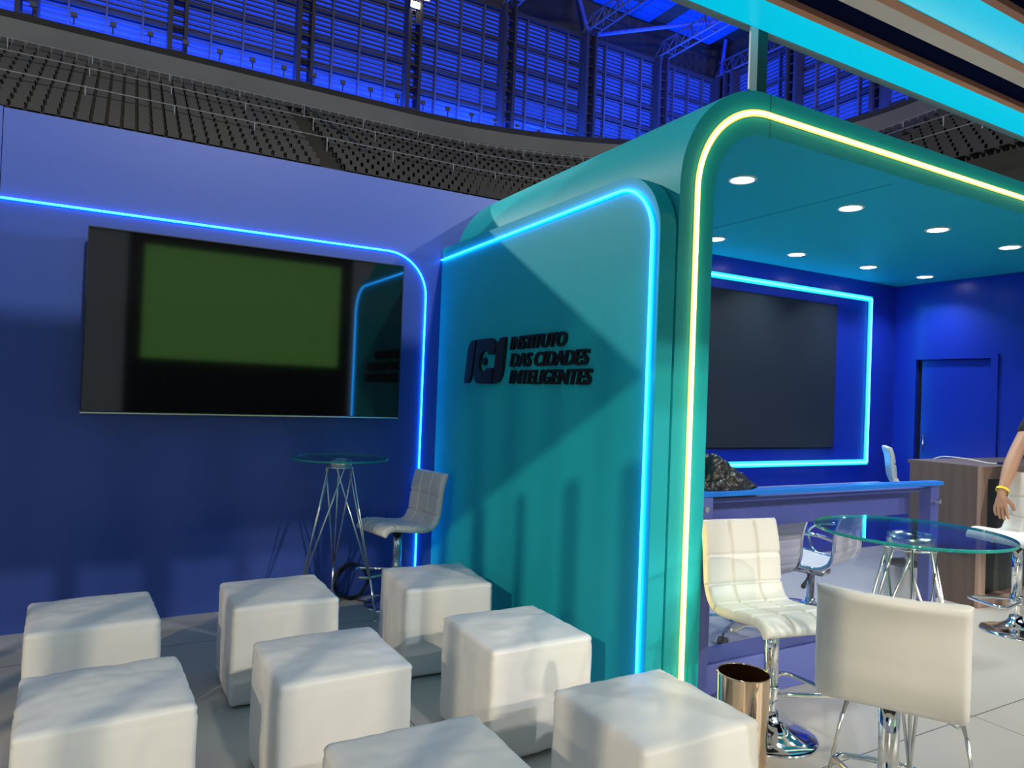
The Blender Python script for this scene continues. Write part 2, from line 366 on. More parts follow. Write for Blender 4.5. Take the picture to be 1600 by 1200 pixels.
for k in ('I1', 'C', 'I2'):
    bm = bmesh.new(); prism(bm, E_[k], fS, 0.0, 0.022); bmesh.ops.triangulate(bm, faces=[f for f in bm.faces if len(f.verts) > 4])
    inv(obj('emblem_shape', bm, M['black']), sign)
bm = bmesh.new(); prism(bm, [(0.352 + 0.026 * cos(a * pi / 8), 0.152 + 0.026 * sin(a * pi / 8)) for a in range(16)], fS, 0.0, 0.022)
inv(obj('emblem_dot', bm, M['black']), sign)
def text_mesh(body, u0, u1, v0, v1, name, parent):
    cu = bpy.data.curves.new('t', 'FONT'); cu.body = body; cu.size = 1; cu.extrude = 0.1; cu.offset = 0.012; cu.space_character = 0.98; cu.resolution_u = 4
    to = bpy.data.objects.new('t', cu); COL.objects.link(to)
    dg = bpy.context.evaluated_depsgraph_get(); me = bpy.data.meshes.new_from_object(to.evaluated_get(dg))
    bpy.data.objects.remove(to)
    xs = [v.co.x for v in me.vertices]; ys = [v.co.y for v in me.vertices]
    ax, bx, ay, by = min(xs), max(xs), min(ys), max(ys); sh = 0.022
    for v in me.vertices:
        t = (v.co.y - ay) / (by - ay)
        u = u0 + (u1 - u0 - sh) * (v.co.x - ax) / (bx - ax) + sh * t
        z = v0 + (v1 - v0) * t
        v.co = Vector(fS(u, z, 0.0 if v.co.z < 0 else 0.020))
    me.materials.append(M['black']); me.name = name
    o = bpy.data.objects.new(name, me); COL.objects.link(o); inv(o, parent); return o
text_mesh('INSTITUTO', 0.683, 1.296, 0.213, 0.292, 'lettering_line', sign)
text_mesh('DAS CIDADES', 0.690, 1.500, 0.111, 0.192, 'lettering_line', sign)
text_mesh('INTELIGENTES', 0.690, 1.530, 0.010, 0.092, 'lettering_line', sign)

# ------------------------------------------------------------ light line on the blue wall
zl = 2.43
pts = [(-3.1, YW - 0.010, zl), (-0.5, YW - 0.010, zl)] + [(a, YW - 0.010, b) for a, b in arc(1.957 - 0.30, zl - 0.30, 0.30, pi / 2, 0, 14)] + [(1.957, YW - 0.010, 0.06)]
bm = bmesh.new(); tube(bm, pts, 0.006, 8)
tag(obj('led_strip', bm, M['led_cyan'], smooth=True), 'cyan light line running above the television and down the blue wall', 'light strip')

# television
tv = empty('television', (0.8, 4.69, 1.24), 'large glossy black television hanging on the blue wall', 'television')
X0, X1, Z0, Z1, YF = -0.158, 1.735, 1.250, 2.314, 4.685
bm = bmesh.new(); box(bm, X0, X1, YF, YF + 0.035, Z0, Z1); inv(obj('casing', bm, M['black']), tv)
bm = bmesh.new(); box(bm, X0 + 0.006, X1 - 0.006, YF - 0.002, YF, Z0 + 0.012, Z1 - 0.006); inv(obj('screen', bm, M['screen']), tv)
inv(obj('bottom_trim', B(X0, X1, YF - 0.004, YF + 0.004, Z0 - 0.001, Z0 + 0.007), M['silver']), tv)
bm = bmesh.new(); box(bm, X0 + 0.35, X1 - 0.35, YF + 0.035, YF + 0.06, Z0 + 0.1, Z1 - 0.25); box(bm, 0.6, 1.0, YF + 0.06, YW - 0.001, 1.5, 2.0); inv(obj('wall_bracket', bm, M['black']), tv)

# ------------------------------------------------------------ booth inside: screen and its light frame
sc = empty('led_screen', (4.8, YI, 1.0), 'big matt black screen on the rear wall of the booth', 'screen')
inv(obj('display_face', B(3.40, 6.265, YI - 0.03, YI - 0.001, 1.045, 2.447), M['ledwall']), sc)
inv(obj('bezel', B(3.385, 6.28, YI - 0.02, YI - 0.001, 1.03, 2.462), M['black']), sc)
fr = empty('light_frame', (4.8, YI, 0.9), 'aqua light line framing the black screen', 'light strip')
xa, xb, za, zb = 2.83, 6.82, 0.886, 2.575
loop = [(xa, za), (xb, za), (xb, zb), (xa, zb)]
bm = bmesh.new()
for (x0, z0), (x1, z1) in zip(loop, loop[1:] + loop[:1]):
    rod(bm, (x0, YI - 0.022, z0), (x1, YI - 0.022, z1), 0.010, 8)
inv(obj('led_strip', bm, M['led_aqua']), fr)
bm = bmesh.new(); h = 0.028
box(bm, xa - h, xb + h, YI - 0.012, YI - 0.001, za - h, za + h); box(bm, xa - h, xb + h, YI - 0.012, YI - 0.001, zb - h, zb + h)
box(bm, xa - h, xa + h, YI - 0.012, YI - 0.001, za + h, zb - h); box(bm, xb - h, xb + h, YI - 0.012, YI - 0.001, za + h, zb - h)
inv(obj('channel', bm, M['led_halo']), fr)  # painted halo behind the light line

# ------------------------------------------------------------ glass partition
gp = empty('glass_partition', (3.4, 2.5, 0), 'low glass partition with bright blue ledge and blue skirting', 'partition')
inv(obj('ledge', B(XI, 4.41, 2.46, 2.53, 0.997, 1.02, 0.002), M['ledge']), gp)
inv(obj('shelf_board', B(XI + 0.1, 4.33, 2.53, 2.84, 0.955, 0.975), M['lilac']), gp)
inv(obj('glass_pane', B(XI + 0.10, 4.405, 2.475, 2.485, 0.20, 0.995), M['pane']), gp)
inv(obj('base_board', B(XI + 0.10, 4.41, 2.46, 2.66, 0.0, 0.20, 0.004), M['lilac']), gp)
inv(obj('end_post', B(XI, XI + 0.10, 2.46, 2.66, 0.0, 0.995), M['lilac']), gp)
inv(obj('end_post', B(4.33, 4.41, 2.49, 2.56, 0.20, 0.995), M['lilac']), gp)
inv(obj('upper_board', B(XI + 0.10, 4.33, 2.63, 2.66, 0.80, 0.995), M['lilac']), gp)
for x, z in ((2.46, 0.94), (4.37, 0.90)):
    bm = bmesh.new(); tube(bm, [(x, 2.475, z), (x, 2.455, z)], 0.014, 14); inv(obj('standoff_knob', bm, M['silver']), gp)

# ------------------------------------------------------------ wooden desk
dk = empty('reception_desk', (6.6, 2.9, 0), 'dark walnut reception desk with dark recessed front', 'desk')
inv(obj('side_panel', B(5.61, 5.64, 2.885, 3.40, 0, 1.02), M['wood']), dk)
inv(obj('desk_top', B(5.61, 7.2, 2.88, 3.42, 1.02, 1.045), M['wood']), dk)
bm = bmesh.new(); box(bm, 5.608, 5.70, 2.86, 2.885, 0.0, 1.045); box(bm, 5.70, 7.2, 2.86, 2.885, 0.95, 1.045); box(bm, 5.70, 7.2, 2.86, 2.885, 0.0, 0.07); box(bm, 7.11, 7.2, 2.86, 2.885, 0.07, 0.95)
inv(obj('front_frame', bm, M['wood_light']), dk)
inv(obj('recessed_front', B(5.70, 7.11, 2.93, 2.95, 0.07, 0.95), mat('slate_panel', (0.035, 0.042, 0.035), 0.5)), dk)
inv(obj('desk_floor', B(5.64, 7.2, 2.885, 3.40, 0.0, 0.07), M['wood_light']), dk)
inv(obj('side_panel', B(7.17, 7.2, 2.885, 3.40, 0.07, 1.02), M['wood']), dk)

bm = bmesh.new(); tube(bm, smooth_path([(5.86, 3.36, 1.05), (5.90, 3.30, 1.075), (5.98, 3.18, 1.07), (6.02, 3.02, 1.05), (6.05, 2.96, 1.05)]), 0.004, 6)
tag(obj('charging_cable', bm, M['white_plastic'], smooth=True), 'thin white cable curling over the desk top', 'cable')
ph = empty('smartphone', (6.12, 2.97, 1.046), 'black smartphone lying on the desk at the end of the white cable', 'phone', rz=0.5)
obj('phone_body', B(-0.075, 0.075, -0.037, 0.037, 0, 0.008, 0.003), M['black'], ph); obj('screen', B(-0.07, 0.07, -0.033, 0.033, 0.008, 0.0088), M['screen'], ph)

# ------------------------------------------------------------ poufs
def make_pouf(seed):
    bm = bmesh.new(); n = 30; hw, H, rd = 0.24, 0.44, 0.019
    bmesh.ops.create_cube(bm, size=2); bmesh.ops.subdivide_edges(bm, edges=bm.edges[:], cuts=n, use_grid_fill=True)
    for v in bm.verts:
        p = v.co.copy()
        q = Vector((p.x * hw, p.y * hw, p.z * H / 2))
        c = Vector((max(-hw + rd, min(hw - rd, q.x)), max(-hw + rd, min(hw - rd, q.y)), max(-H / 2 + rd, min(H / 2 - rd, q.z))))
        d = q - c
        if d.length > 1e-6: q = c + d.normalized() * rd
        # puffed top, gently bulged sides
        if p.z > 0.99: q.z += 0.016 * (1 - p.x ** 2) * (1 - p.y ** 2)
        bulge = 0.007 * (1 - p.z ** 2)
        if abs(p.x) > 0.99: q.x += math.copysign(bulge * (1 - p.y ** 2), p.x)
        if abs(p.y) > 0.99: q.y += math.copysign(bulge * (1 - p.x ** 2), p.y)
        # wrinkles running in from the corners and down the sides
        s = noise.noise(Vector((p.x * 2.2 + seed * 7, p.y * 2.2, p.z * 0.9))) * 0.005
        s += noise.noise(Vector((p.x * 6 + seed * 3, p.y * 6, p.z * 2.2))) * 0.003 + noise.noise(Vector((p.x * 13 + p.z * 5, p.y * 13 + seed, p.z * 4))) * 0.0014 * (1.4 - abs(p.z))
        q += q.normalized() * s
        # stitch line under the top edge
        if 0.86 < p.z < 0.90 and (abs(p.x) > 0.99 or abs(p.y) > 0.99): q -= Vector((q.x, q.y, 0)).normalized() * 0.0035
        q.z += H / 2 + 0.008
        v.co = q
    return bm
grid = {(0, 2): (-0.035, 3.545), (0, 1): (0.02, 2.62), (1, 2): (0.745, 3.585), (1, 1): (0.757, 2.668), (2, 2): (1.57, 3.56), (2, 1): (1.56, 2.663), (1, 0): (0.79, 1.755), (2, 0): (1.59, 1.80)}
rots = {(0, 2): 3.2, (0, 1): 3, (1, 2): 0.2, (1, 1): 0.7, (2, 2): -3.8, (2, 1): 0.6, (1, 0): -1.0, (2, 0): 0.6}
plab = {(0, 2): 'white cube pouf at the left, standing against the blue wall', (0, 1): 'large white cube pouf at the bottom left corner of the picture', (1, 2): 'white cube pouf in the back row in front of the left bar table',
        (1, 1): 'white cube pouf in the very middle of the group of poufs', (2, 2): 'white cube pouf in front of the bar stool beside the turquoise panel', (2, 1): 'white cube pouf beside the turquoise panel, between the corner pouf and the nearest one',
        (1, 0): 'white cube pouf cut off by the bottom edge of the picture', (2, 0): 'white cube pouf at the foot of the yellow lit post'}
for i, (k, (x, y)) in enumerate(grid.items()):
    t = empty('cube_pouf', (x, y, 0), plab[k], 'pouf', 'white cube poufs in rows', rz=R(rots[k]))
    obj('cover', make_pouf(i + 1), M['leather'], t, True)
    bm = bmesh.new()
    for sx in (-1, 1):
        for sy in (-1, 1): lathe(bm, [(0.016, 0.0), (0.018, 0.012)], 10, sx * 0.19, sy * 0.19)
    bm.free()
    for sx in (-1, 1):
        for sy in (-1, 1):
            bm = bmesh.new(); lathe(bm, [(0.016, 0.0), (0.018, 0.014)], 10, sx * 0.19, sy * 0.19); obj('foot', bm, M['black'], t)

# ------------------------------------------------------------ bar stools
def shell_grid(path, width, thick, seams_u, seams_v, nv=96, puff=0.007, curve=0.0):
    """path: list of (y, z) points along the seat centre line front to top of back. returns verts rows (front surface, back surface)"""
    P = smooth_path([(0, y, z) for y, z in path], 16); n = len(P)
    L = [0]
    for i in range(1, n): L.append(L[-1] + (P[i] - P[i - 1]).length)
    T = L[-1]; rowsF, rowsB = [], []
    for i in range(n):
        d = (P[min(i + 1, n - 1)] - P[max(i - 1, 0)]).normalized(); nn = Vector((0, -d.z, d.y)); u = L[i] / T
        if nn.z < 0 and i < n // 3: nn = -nn
        rf, rb = [], []
        for j in range(nv + 1):
            v = j / nv; x = (v - 0.5) * width
            ed = min(u, 1 - u) * T; ev = min(v, 1 - v) * width
            h = thick / 2
            rnd = 1.0
            for q in (ed, ev):
                if q < 0.022: rnd *= math.sqrt(max(0.0, 1 - (1 - q / 0.022) ** 2))
            rnd = max(rnd, 0.08)
            g = 0.0
            for su in seams_u: g += math.exp(-((u - su) * T / 0.0055) ** 2)
            for sv in seams_v: g += math.exp(-((v - sv) * width / 0.0055) ** 2)
            g = min(g, 1.0) * min(1.0, ed / 0.03 + 0.15)
            hf = h * rnd + puff * (1 - g) * rnd - 0.006 * g
            cvy = curve * (2 * v - 1) ** 2 * max(0, (u - 0.5) * 2)
            pp = P[i] + Vector((x, 0, 0)) + Vector((0, -cvy, 0))
            rf.append(pp + nn * hf); rb.append(pp - nn * h * rnd)
        rowsF.append(rf); rowsB.append(rb)
    return rowsF, rowsB, L, T
def shell_mesh(rf, rb, a, b):
    bm = bmesh.new(); F = [[bm.verts.new(p) for p in r] for r in rf[a:b + 1]]; K = [[bm.verts.new(p) for p in r] for r in rb[a:b + 1]]
    n, m = len(F), len(F[0])
    for i in range(n - 1):
        for j in range(m - 1):
            bm.faces.new((F[i][j], F[i][j + 1], F[i + 1][j + 1], F[i + 1][j])); bm.faces.new((K[i][j], K[i + 1][j], K[i + 1][j + 1], K[i][j + 1]))
        bm.faces.new((F[i][0], F[i + 1][0], K[i + 1][0], K[i][0])); bm.faces.new((F[i][-1], K[i][-1], K[i + 1][-1], F[i + 1][-1]))
    for j in range(m - 1):
        bm.faces.new((F[0][j], K[0][j], K[0][j + 1], F[0][j + 1])); bm.faces.new((F[-1][j], F[-1][j + 1], K[-1][j + 1], K[-1][j]))
    bmesh.ops.recalc_face_normals(bm, faces=bm.faces[:])
    return bm
def make_stool(x, y, rz, zs, width, hb, label, foot_rot=0.0, foot_z=0.20, curve=0.0, seat_depth=0.40):
    """local: sitter faces -Y, seat top at zs"""
    t = empty('bar_stool', (x, y, 0), label, 'bar stool', 'white bar stools', rz=rz)
    f = -seat_depth / 2
    path = [(f, -0.055), (f + 0.02, -0.022), (f + 0.07, -0.008), (f + 0.20, -0.024), (0.10, -0.034), (0.165, -0.016), (0.205, 0.05), (0.218, 0.13), (0.232, 0.24), (0.262, hb)]
    path = [(a, b + zs - 0.012) for a, b in path]
    rf, rb, L, T = shell_grid(path, width, 0.040, [0.13, 0.30, 0.46, 0.62, 0.79], [1 / 3, 2 / 3], curve=curve)
    # crease index: where the seat turns up
    k = min(range(len(L)), key=lambda i: abs(L[i] / T - 0.50))
    obj('seat', shell_mesh(rf, rb, 0, k), M['leather_fine'], t, True)
    obj('backrest', shell_mesh(rf, rb, k, len(L) - 1), M['leather_fine'], t, True)
    bm = bmesh.new(); lathe(bm, [(0.205, 0.0), (0.205, 0.006), (0.195, 0.014), (0.15, 0.026), (0.10, 0.040), (0.062, 0.062), (0.042, 0.085), (0.036, 0.11)], 56)
    obj('base', bm, M['chrome'], t, True)
    zt_ = zs - 0.065
    bm = bmesh.new(); lathe(bm, [(0.0265, 0.0), (0.0265, zt_ - 0.26 if zt_ > 0.5 else zt_ - .2)], 28); obj('lower_tube', bm, M['chrome'], t, True)
    bm = bmesh.new(); lathe(bm, [(0.031, foot_z + 0.03), (0.031, zt_ + 0.02)], 28); obj('gas_lift', bm, M['chrome'], t, True)
    bm = bmesh.new(); box(bm, -0.09, 0.09, -0.09, 0.09, zt_ - 0.004, zt_ + 0.012); obj('mounting_plate', bm, M['black'], t)
    c, s = cos(foot_rot), sin(foot_rot)
    def rt(p): return (p[0] * c - p[1] * s, p[0] * s + p[1] * c, p[2])
    fp = [(-0.028, 0.0, foot_z), (-0.06, -0.05, foot_z), (-0.125, -0.20, foot_z - 0.005), (-0.13, -0.235, foot_z - 0.005), (-0.09, -0.262, foot_z - 0.005), (0.09, -0.262, foot_z - 0.005), (0.13, -0.235, foot_z - 0.005), (0.125, -0.20, foot_z - 0.005), (0.06, -0.05, foot_z), (0.028, 0.0, foot_z)]
    bm = bmesh.new(); tube(bm, smooth_path([rt(p) for p in fp], 4), 0.010, 10); obj('footrest', bm, M['chrome'], t, True)
    bm = bmesh.new(); lathe(bm, [(0.036, foot_z - 0.028), (0.038, foot_z - 0.02), (0.038, foot_z + 0.025), (0.034, foot_z + 0.035)], 24); obj('collar', bm, M['chrome'], t, True)
    bm = bmesh.new(); tube(bm, smooth_path([(-0.03, 0.0, zt_ - 0.005), (-0.12, 0.02, zt_ - 0.02), (-0.19, 0.03, zt_ - 0.045)], 4), [0.005] * 6 + [0.008] * 3, 8); obj('height_lever', bm, M['chrome'], t, True)
    return t
make_stool(2.56, 2.145, R(-10.0), 0.567, 0.42, 0.345, 'white quilted bar stool in front of the yellow lit arch post, facing the camera', foot_rot=R(100), foot_z=0.19)
make_stool(2.215, 1.385, R(121), 0.595, 0.41, 0.315, 'nearest white bar stool, its plain back turned to the camera', foot_rot=R(10), foot_z=0.20, curve=0.05)
make_stool(1.715, 4.55, R(-80), 0.567, 0.385, 0.335, 'white quilted bar stool against the blue wall beside the left glass table', foot_rot=R(-20), foot_z=0.23)
make_stool(5.27, 2.45, R(-97), 0.665, 0.43, 0.385, 'white bar stool at the right edge with a hand resting on its backrest', foot_rot=R(-10), foot_z=0.21)

# ------------------------------------------------------------ glass bar tables
def make_table(x, y, rad, H, a0, label):
    t = empty('glass_bar_table', (x, y, 0), label, 'bar table', 'round glass bar tables', rz=0)
    bm = bmesh.new(); lathe(bm, [(0.0, H - 0.012), (rad - 0.002, H - 0.012), (rad - 0.002, H), (0.0, H)], 72, cap=False); 
    tt = obj('glass_top', bm, M['glass'], t); soft(tt, 30)
    bm = bmesh.new(); lathe(bm, [(rad - 0.0015, H - 0.0115), (rad, H - 0.009), (rad, H - 0.003), (rad - 0.0015, H - 0.0005)], 72, cap=False); obj('glass_edge', bm, M['glass_edge'], t, True)['label'] = 'green tinted glass rim'
    bm = bmesh.new(); lathe(bm, [(0.074, H - 0.052), (0.078, H - 0.050), (0.078, H - 0.014), (0.074, H - 0.0125), (0.070, H - 0.014), (0.070, H - 0.052), (0.074, H - 0.052)], 44, cap=False); obj('hub_ring', bm, M['silver'], t, True)
    bm = bmesh.new(); lathe(bm, [(0.02, H - 0.056), (0.075, H - 0.056), (0.075, H - 0.052), (0.02, H - 0.052)], 32, cap=False); obj('hub_plate', bm, M['chrome'], t, True)
    zt_ = H - 0.062
    for k in range(3):
        a = a0 + k * 2 * pi / 3
        fx, fy = 0.285 * cos(a), 0.285 * sin(a)
        bm = bmesh.new()
        kx, ky, kz = 0.238 * cos(a), 0.238 * sin(a), 0.25
        for q in (-1.35, 0.0, 1.35):
            b_ = a + q
            rod(bm, (kx, ky, kz), (0.085 * cos(b_), 0.085 * sin(b_), zt_ + 0.004), 0.0055, 8)
        rod(bm, (kx, ky, kz + 0.005), (fx, fy, 0.012), 0.0075, 10)
        lathe(bm, [(0.013, 0.0), (0.014, 0.008), (0.009, 0.016)], 12, fx, fy)
        obj('leg', bm, M['silver'], t, True)
    bm = bmesh.new(); tube(bm, [(0.085 * cos(i * pi / 16), 0.085 * sin(i * pi / 16), zt_) for i in range(32)], 0.0045, 8, closed=True); obj('top_ring', bm, M['silver'], t, True)
    return t
make_table(1.27, 4.44, 0.30, 1.01, math.atan2(-0.19, 0.21), 'round glass bar table on thin chrome rod legs, by the blue wall under the television')
make_table(2.55, 1.535, 0.325, 1.01, R(95), 'round glass bar table with green edge in the right foreground')

# cable coil by the wall
bm = bmesh.new()
pts = []
for i in range(160):
    a = i / 160 * 2 * pi * 4; rr_ = 0.115 + 0.008 * sin(i * 0.35) + 0.004 * (i % 7) / 7
    pts.append((1.475 + rr_ * cos(a), 4.775 - 0.02 * sin(a * 0.5) - 0.012 * (i / 160), 0.125 + rr_ * 0.98 * sin(a)))
pts += [(1.50, 4.72, 0.01), (1.55, 4.66, 0.008), (1.66, 4.68, 0.008), (1.62, 4.74, 0.008)]
tube(bm, pts, 0.006, 6)
tag(obj('cable_coil', bm, M['black'], smooth=True), 'coil of black cable leaning on the foot of the blue wall', 'cable')

# ------------------------------------------------------------ waste bins
def make_bin(x, y, r, h, m, label, rim=None):
    t = empty('waste_bin', (x, y, 0), label, 'waste bin')
    bm = bmesh.new(); lathe(bm, [(0.0, 0.0), (r * 0.94, 0.0), (r * 0.95, 0.01), (r, h), (r - 0.004, h), (r * 0.94 - 0.003, 0.012), (0.0, 0.012)], 48, cap=False); soft(obj('bucket', bm, m, t), 50)
    bm = bmesh.new(); tube(bm, [((r - 0.001) * cos(i * pi / 24), (r - 0.001) * sin(i * pi / 24), h) for i in range(48)], 0.0035 if rim is None else 0.008, 8, closed=True); obj('rim', bm, rim or m, t, True)
make_bin(2.275, 2.04, 0.102, 0.355, M['bin_gold'], 'shiny golden metal waste bin between the lit post and the bar stool')
make_bin(5.16, 3.16, 0.13, 0.31, M['dchrome'], 'steel waste bin with black rim behind the glass partition', M['black'])

# ------------------------------------------------------------ office chairs
def make_office(x, y, rz, label, zs=0.42, hb=0.36):
    t = empty('office_chair', (x, y, 0), label, 'office chair', 'white ribbed office chairs behind the partition', rz=rz)
    path = [(-0.24, -0.05), (-0.22, -0.01), (-0.14, 0.0), (0.0, -0.015), (0.12, -0.02), (0.19, 0.015), (0.225, 0.09), (0.225, 0.18), (0.24, 0.26), (0.285, hb)]
    path = [(a, b + zs) for a, b in path]
    ribs = [i / 17 for i in range(1, 17)]
    rf, rb, L, T = shell_grid(path, 0.44, 0.018, ribs, [], nv=10, puff=0.006)
    # ribbed on both faces
    for i in range(len(rb)):
        u = L[i] / T; g = min(1, sum(math.exp(-((u - s_) * T / 0.007) ** 2) for s_ in ribs))
        for j in range(len(rb[i])): rb[i][j] = rb[i][j] + (rb[i][j] - rf[i][j]).normalized() * 0.005 * (1 - g)
    k = min(range(len(L)), key=lambda i: abs(L[i] / T - 0.50))
    obj('seat', shell_mesh(rf, rb, 0, k), M['leather_fine'], t, True); obj('backrest', shell_mesh(rf, rb, k, len(L) - 1), M['leather_fine'], t, True)
    P = smooth_path([(0, a, b) for a, b in path], 5)
    for s in (-1, 1):
        bm = bmesh.new(); tube(bm, [(s * 0.232, p.y, p.z) for p in P], 0.013, 8, flat=1.0); obj('side_frame', bm, M['chrome'], t, True)
        bm = bmesh.new(); tube(bm, smooth_path([(s * 0.235, 0.22, zs + 0.18), (s * 0.275, 0.12, zs + 0.205), (s * 0.285, -0.06, zs + 0.19), (s * 0.28, -0.14, zs + 0.12), (s * 0.262, -0.10, zs + 0.02), (s * 0.235, -0.06, zs - 0.005)], 5), 0.011, 8); obj('armrest', bm, M['chrome'], t, True)
    bm = bmesh.new(); tube(bm, smooth_path([(-0.232, 0.05, zs - 0.02), (-0.1, 0.03, zs - 0.07), (0.1, 0.03, zs - 0.07), (0.232, 0.05, zs - 0.02)], 5), 0.013, 8)
    tube(bm, [(-0.232, 0.272, zs + hb - 0.03), (0.232, 0.272, zs + hb - 0.03)], 0.008, 8); box(bm, -0.07, 0.07, -0.08, 0.10, zs - 0.095, zs - 0.06)
    obj('cross_frame', bm, M['dchrome'], t, True)
    bm = bmesh.new(); tube(bm, [(0.06, 0.02, zs - 0.085), (0.20, 0.05, zs - 0.11), (0.27, 0.06, zs - 0.135)], [0.006, 0.008, 0.016], 8); obj('height_lever', bm, M['black'], t, True)
    bm = bmesh.new(); lathe(bm, [(0.032, 0.07), (0.032, 0.16), (0.024, 0.165), (0.024, zs - 0.09)], 20); obj('gas_lift', bm, M['chrome'], t, True)
    for k in range(5):
        a = k * 2 * pi / 5 + 0.3; bm = bmesh.new()
        tube(bm, smooth_path([(0.02 * cos(a), 0.02 * sin(a), 0.115), (0.14 * cos(a), 0.14 * sin(a), 0.105), (0.27 * cos(a), 0.27 * sin(a), 0.075)], 4), [0.019] * 4 + [0.015] * 4 + [0.012], 8, flat=0.7)
        b_ = obj('base_arm', bm, M['chrome'], t, True)
        bm = bmesh.new(); X, Y = 0.27 * cos(a), 0.27 * sin(a); px, py = -sin(a), cos(a)
        for s in (-1, 1):
            tube(bm, [(X + px * 0.008 * s, Y + py * 0.008 * s, 0.026), (X + px * 0.024 * s, Y + py * 0.024 * s, 0.026)], 0.026, 16)
        rod(bm, (X, Y, 0.03), (X, Y, 0.075), 0.007)
        obj('caster', bm, M['black'], b_, True)
    return t
make_office(3.48, 3.14, R(181), 'white ribbed office chair with chrome frame just behind the front bar stool', 0.43, 0.40)
make_office(4.12, 3.15, R(196), 'white ribbed office chair seen through the right glass table, beside the steel bin', 0.43, 0.40)
make_stool(6.62, 3.95, R(40), 0.765, 0.42, 0.335, 'white bar stool of which only the back top shows above the desk', foot_rot=0, foot_z=0.26)

# ------------------------------------------------------------ jacket heap on the ledge
bm = bmesh.new(); bmesh.ops.create_icosphere(bm, subdivisions=6, radius=1)
def ridged(v): return 1 - abs(noise.noise(v)) * 2
for v in bm.verts:
    p = v.co.copy(); r_ = math.hypot(p.x, p.y); t_ = max(0.0, p.z)
    x = 2.66 + 0.30 * p.x * (1 + 0.12 * noise.noise(Vector((p.x * 2, p.y * 2, 5)))); y = 2.64 + 0.155 * p.y
    h = 0.060 + 0.115 * math.exp(-((x - 2.655) / 0.075) ** 2) + 0.055 * math.exp(-((x - 2.78) / 0.09) ** 2) + 0.035 * math.exp(-((x - 2.52) / 0.07) ** 2)
    q = Vector((x, y, 0.985 + (h * t_ ** 0.8 if p.z > 0 else 0.008 * p.z)))
    if p.z > 0:
        f1 = ridged(Vector((x * 9 + y * 5, y * 14, q.z * 9))) ; f2 = ridged(Vector((x * 24 - y * 12, y * 26 + 3, q.z * 22))); f3 = ridged(Vector((x * 60, y * 50, q.z * 50)))
        nn = Vector((p.x * 0.6, p.y * 0.6, p.z)).normalized()
        q += nn * (0.028 * (f1 - 0.5) + 0.017 * (f2 - 0.5) + 0.005 * (f3 - 0.5)) * min(1, t_ * 4)
    q.z = max(q.z, 0.976)
    if 2.45 < q.y < 2.545: q.z = max(q.z, 1.022)
    v.co = q
tag(obj('crumpled_jacket', bm, M['jacket'], smooth=True), 'crumpled black jacket heaped behind the blue ledge of the partition', 'jacket')

# ------------------------------------------------------------ person at the right edge
def skin_mesh(name, chains, m, parent, sub=2, root=0):
    me = bpy.data.meshes.new(name); verts, edges, rads = [], [], []
    for ch in chains:
        prev = None
        for it in ch:
            if isinstance(it, int): prev = it; continue
            verts.append(it[0]); rads.append(it[1]); i = len(verts) - 1
            if prev is not None: edges.append((prev, i))
            prev = i
    me.from_pydata(verts, edges, []); o = bpy.data.objects.new(name, me); COL.objects.link(o)
    md = o.modifiers.new('skin', 'SKIN'); md.use_smooth_shade = True
    for i, s in enumerate(me.skin_vertices[0].data):
        s.radius = rads[i] if isinstance(rads[i], tuple) else (rads[i], rads[i]); s.use_root = (i == root)
    o.modifiers.new('sub', 'SUBSURF').levels = sub; o.modifiers['sub'].render_levels = sub
    dg = bpy.context.evaluated_depsgraph_get(); me2 = bpy.data.meshes.new_from_object(o.evaluated_get(dg))
    o.modifiers.clear(); o.data = me2; me2.materials.clear(); me2.materials.append(m)
    for p in me2.polygons: p.use_smooth = True
    if parent: o.parent = parent
    return o
PX, PY = 5.98, 2.60     # standing spot
per = empty('person', (PX, PY, 0), 'person in black short sleeved shirt, hand on the bar stool at the right edge', 'person')
W = lambda x, y, z: (x - PX, y - PY, z)
sh, el, wr = (5.80, 2.60, 1.44), (5.575, 2.62, 1.17), (5.365, 2.60, 0.905)
hd = (5.345, 2.595, 0.835)
body = [
    [(W(PX, PY, 0.98), (0.15, 0.105)), (W(PX, PY, 1.15), (0.135, 0.095)), (W(PX, PY, 1.36), (0.165, 0.10)), (W(PX, PY, 1.47), (0.09, 0.07)), (W(PX - 0.0, PY - 0.01, 1.56), 0.055), (W(PX, PY - 0.02, 1.63), (0.070, 0.085)), (W(PX, PY - 0.02, 1.72), (0.078, 0.098)), (W(PX, PY - 0.015, 1.80), (0.055, 0.07))],
    # 0..7 ; right arm (left in the picture)
    [2, (W(*sh), 0.060), (W(5.70, 2.61, 1.315), 0.054), (W(*el), 0.048), (W(5.48, 2.612, 1.06), 0.049), (W(5.405, 2.603, 0.96), 0.036), (W(*wr), (0.027, 0.034)), (W(*hd), (0.020, 0.046))],
    [2, (W(PX + 0.19, PY, 1.43), 0.055), (W(PX + 0.25, PY - 0.01, 1.17), 0.042), (W(PX + 0.27, PY - 0.07, 0.93), 0.028), (W(PX + 0.27, PY - 0.085, 0.86), (0.018, 0.036))],
    [0, (W(PX - 0.09, PY, 0.86), 0.09), (W(PX - 0.10, PY - 0.01, 0.50), 0.06), (W(PX - 0.10, PY + 0.01, 0.28), 0.052), (W(PX - 0.10, PY + 0.02, 0.09), 0.036), (W(PX - 0.105, PY - 0.10, 0.035), (0.034, 0.03))],
    [0, (W(PX + 0.09, PY, 0.86), 0.09), (W(PX + 0.10, PY - 0.01, 0.50), 0.06), (W(PX + 0.10, PY + 0.01, 0.28), 0.052), (W(PX + 0.10, PY + 0.02, 0.09), 0.036), (W(PX + 0.105, PY - 0.10, 0.035), (0.034, 0.03))]]
hand_i = 14  # index of the right hand's palm vertex
